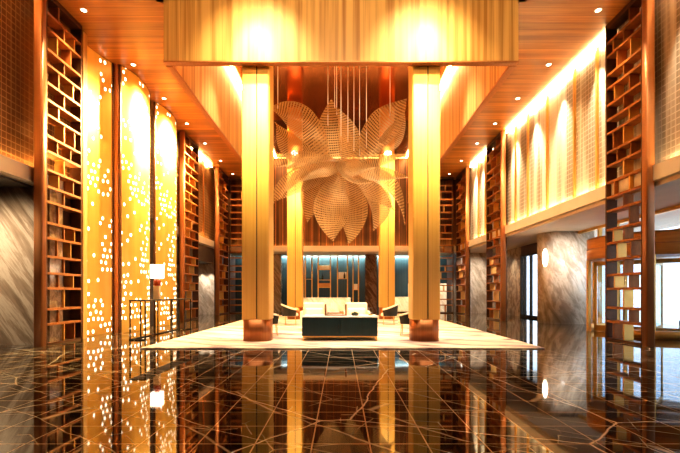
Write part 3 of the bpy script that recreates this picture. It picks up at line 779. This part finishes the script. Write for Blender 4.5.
for x, y, lb in ((322.5, 279.8, 'dark bottle in the wide bay of the gold display shelf'), (344.5, 278.6, 'dark bottle in front of the square white box')):
    o = MB().lathe([(0, 0), (.06, 0), (.065, .03), (.065, .24), (.03, .32), (.025, .42), (0, .42)], n=16).build('bottle', M['bottle'], None, (BXx(x), 29.62, BZ(y))); tag(o, lb, 'bottle', 'dark bottles on the display shelf')

# revolving door on the right
rd = empty('revolving_door', (9.5, 13.1, 0)); tag(rd, 'round glazed revolving door under a honey wood canopy drum', 'revolving door')
R_ = 1.75
def ring(r0, r1, z0, z1, n=48):
    mb = MB(); mb.lathe([(r0, z0), (r1, z0), (r1, z1), (r0, z1), (r0, z0)], 0, 0, n); return mb
mb = ring(R_-.12, R_, 2.30, 2.95); mb.lathe([(0, 2.90), (R_, 2.90), (R_, 2.95), (0, 2.96)], 0, 0, 48); mb.lathe([(0, 2.32), (R_-.1, 2.32)], 0, 0, 48)
mb.build('canopy', M['orange_wood'], rd)
ring(R_, R_+.02, 2.60, 2.63).build('canopy_band', M['bronze_post'], rd)
def arc(a0, a1, r0, r1, z0, z1, n=14):
    mb = MB(); pts = [(r1*math.cos(a0+(a1-a0)*k/n), r1*math.sin(a0+(a1-a0)*k/n)) for k in range(n+1)]+[(r0*math.cos(a1+(a0-a1)*k/n), r0*math.sin(a1+(a0-a1)*k/n)) for k in range(n+1)]
    return mb.vprism(pts, z0, z1)
for a0, a1 in ((PI*0.45, PI*0.80), (PI*1.14, PI*1.62), (-PI*0.35, -PI*0.05)):
    arc(a0, a1, R_-.05, R_-.03, .2, 2.30).build('curved_pane', M['glass'], rd)
    arc(a0, a1, R_-.10, R_, 0.0, .22).build('base_rail', M['gold'], rd)
    for k in range(4):
        a = a0+(a1-a0)*k/3
        MB().box(math.cos(a)*(R_-.05)-.05, math.cos(a)*(R_-.05)+.05, math.sin(a)*(R_-.05)-.05, math.sin(a)*(R_-.05)+.05, 0, 2.32).build('post', M['gold'], rd)
MB().lathe([(0, 0), (.05, 0), (.05, 2.3), (0, 2.3)], n=12).build('centre_shaft', M['gold'], rd)
for k in range(4):
    a = PI/4+k*PI/2
    mb = MB().box(.05, R_-.16, -.025, .025, .02, .20).box(.05, R_-.16, -.025, .025, 2.15, 2.28).box(R_-.24, R_-.16, -.025, .025, .02, 2.28)
    o = mb.build('door_wing', M['gold'], rd); o.rotation_euler = (0, 0, a)
    MB().box(.05, R_-.2, -.006, .006, .2, 2.16).build('wing_pane', M['glass'], o)
# planter bench outside
pl = MB().box(-.6, .6, -.3, .3, 0, .30, .02).build('outdoor_planter', M['pot'], None, (13.2-0.9, 14.6, 0)); tag(pl, 'low dark planter box outside the glass front', 'planter')

# wall lamp on the marble pier
wl = empty('wall_lamp', (8.40, 17.70, 2.70)); tag(wl, 'oval glowing wall lamp on the corner of the marble pier', 'wall lamp')
wl.rotation_euler = (0, 0, math.atan2(18.15-17.3, 8.28-8.55)-PI/2)
def oval(u, v):
    a = 2*PI*u; r = math.sin(PI/2*v)
    return Vector((-.05*math.cos(PI/2*v), -.13*r*math.cos(a), .36*r*math.sin(a)))
mb = MB(); mb.grid(oval, 24, 6); mb.build('diffuser', M['lens_white'], wl)
MB().box(-.005, .03, -.08, .08, -.2, .2).build('back_plate', M['gold'], wl)

# ------------------------------------------------------------------ lights
for s in (-1, 1):
    spot((s*2.14, 7.4, ZT-0.1), (s*2.14, 10.7, 6.6), 1500, 50, 1.0, (1, .74, .36), .15)     # column faces and bulkhead
    spot((s*2.14, 5.5, 9.7), (s*2.14, 10.75, 4.6), 5200, 29, 1.0, (1, .70, .30), .1)
    spot((s*2.14, 9.2, ZT-0.1), (s*2.14, 10.75, 6.5), 2600, 28, 1.0, (1, .74, .38), .1)
    spot((s*2.15, 17.0, ZT-0.2), (s*2.15, 19.9, 4.0), 3000, 60, 0.9, (1, .72, .30), .12)       # rear columns
    spot((s*3.3, 14.5, ZT-0.2), (s*2.5, 12.8, 0), 1700, 75, 0.9, (1, .80, .58), .2)           # pools on the carpet
    spot((s*3.0, 8.5, ZT-0.1), (s*1.8, 10.6, 0), 1500, 50, 0.9, (1, .84, .60), .2)
    spot((s*1.3, 11.3, ZT-0.15), (s*0.4, 15.2, 5.6), 480, 70, 0.9, (1, .78, .48), .3)         # added fill so the chandelier petals show
spot((0, 12.0, ZT-0.15), (0, 12.2, 0), 1600, 60, 0.9, (1, .84, .62), .2)
spot((0, 18.0, ZT-0.15), (0, 16.0, 0), 2200, 70, 0.9, (1, .82, .58), .2)
for y, yt in ((13.9, 13.0), (16.3, 15.2), (18.9, 17.7)):
    spot((-5.2, y+2.2, ZC-0.1), (-7.0, yt+0.3, 5.2), 5600, 80, 1.0, (1, .68, .26), .08)            # added spots without fixtures, grazing the gilt panels
spot((-9.3, 9.0, 3.6), (-9.3, 10.36, 1.4), 300, 110, 0.9, (1, .86, .66), .15)
spot((-8.0, 8.8, 3.6), (-8.0, 10.36, 1.4), 300, 110, 0.9, (1, .86, .66), .15)
spot((0, 4.0, 9.3), (0, 10.7, 8.2), 800, 110, 1.0, (1, .74, .40), .2)  # added wide wash to brighten the bulkhead, no fixture there
for y in (8.9, 12.3, 14.3, 16.3, 18.2, 22.4, 23.6):                                       # scallops down the right wall
    spot((6.95, y, ZC-0.06), (7.42, y, 5.4), 1000, 52, 1.0, (1, .84, .58), .05)
for x in (4.8, 6.2): spot((x, 27.6, L0-0.1), (x+.3, 29.3, 1.0), 420, 80, 0.9, (1, .9, .75), .1)
for x in (-8.1, -7.6): spot((x, 24.8, 2.9), (x, 25.15, 0.5), 160, 60, 0.8, (1, .88, .72), .05)
spot((8.0, 24.5, 3.6), (8.2, 26.6, 1.5), 300, 90, 0.9, (1, .88, .72), .1)
spot((8.6, 15.6, 3.6), (8.9, 17.3, 1.5), 290, 110, 0.9, (1, .94, .86), .1)
spot((8.9, 23.6, 3.6), (9.6, 24, 1.0), 140, 80, 0.9, (1, .85, .65), .1)
for x in (-1.6, 0.3, 4.0): spot((x, 25.8, L0-0.1), (x, 27.9, .5), 600, 50, 0.9, (1, .85, .6), .1)

W = bpy.data.worlds.new('daylight'); bpy.context.scene.world = W; W.use_nodes = True
bg = W.node_tree.nodes['Background']; bg.inputs['Color'].default_value = (0.80, 0.90, 1.0, 1); bg.inputs['Strength'].default_value = 2.2

# ------------------------------------------------------------------ camera
cam = bpy.data.cameras.new('camera'); co = bpy.data.objects.new('camera', cam); C.objects.link(co)
co.location = (0, 0, H); co.rotation_euler = (PI/2, 0, 0)
cam.sensor_width = 36; cam.lens = F/680*36; cam.shift_x = -1/680; cam.shift_y = 66.5/680
cam.clip_end = 200
sc = bpy.context.scene; sc.camera = co
sc.view_settings.view_transform = 'Standard'; sc.view_settings.look = 'Medium High Contrast'; sc.view_settings.exposure = 0.5
sc.cycles.use_denoising = True
sc.cycles.max_bounces = 8; sc.cycles.transparent_max_bounces = 24
sc.cycles.sample_clamp_indirect = 6.0
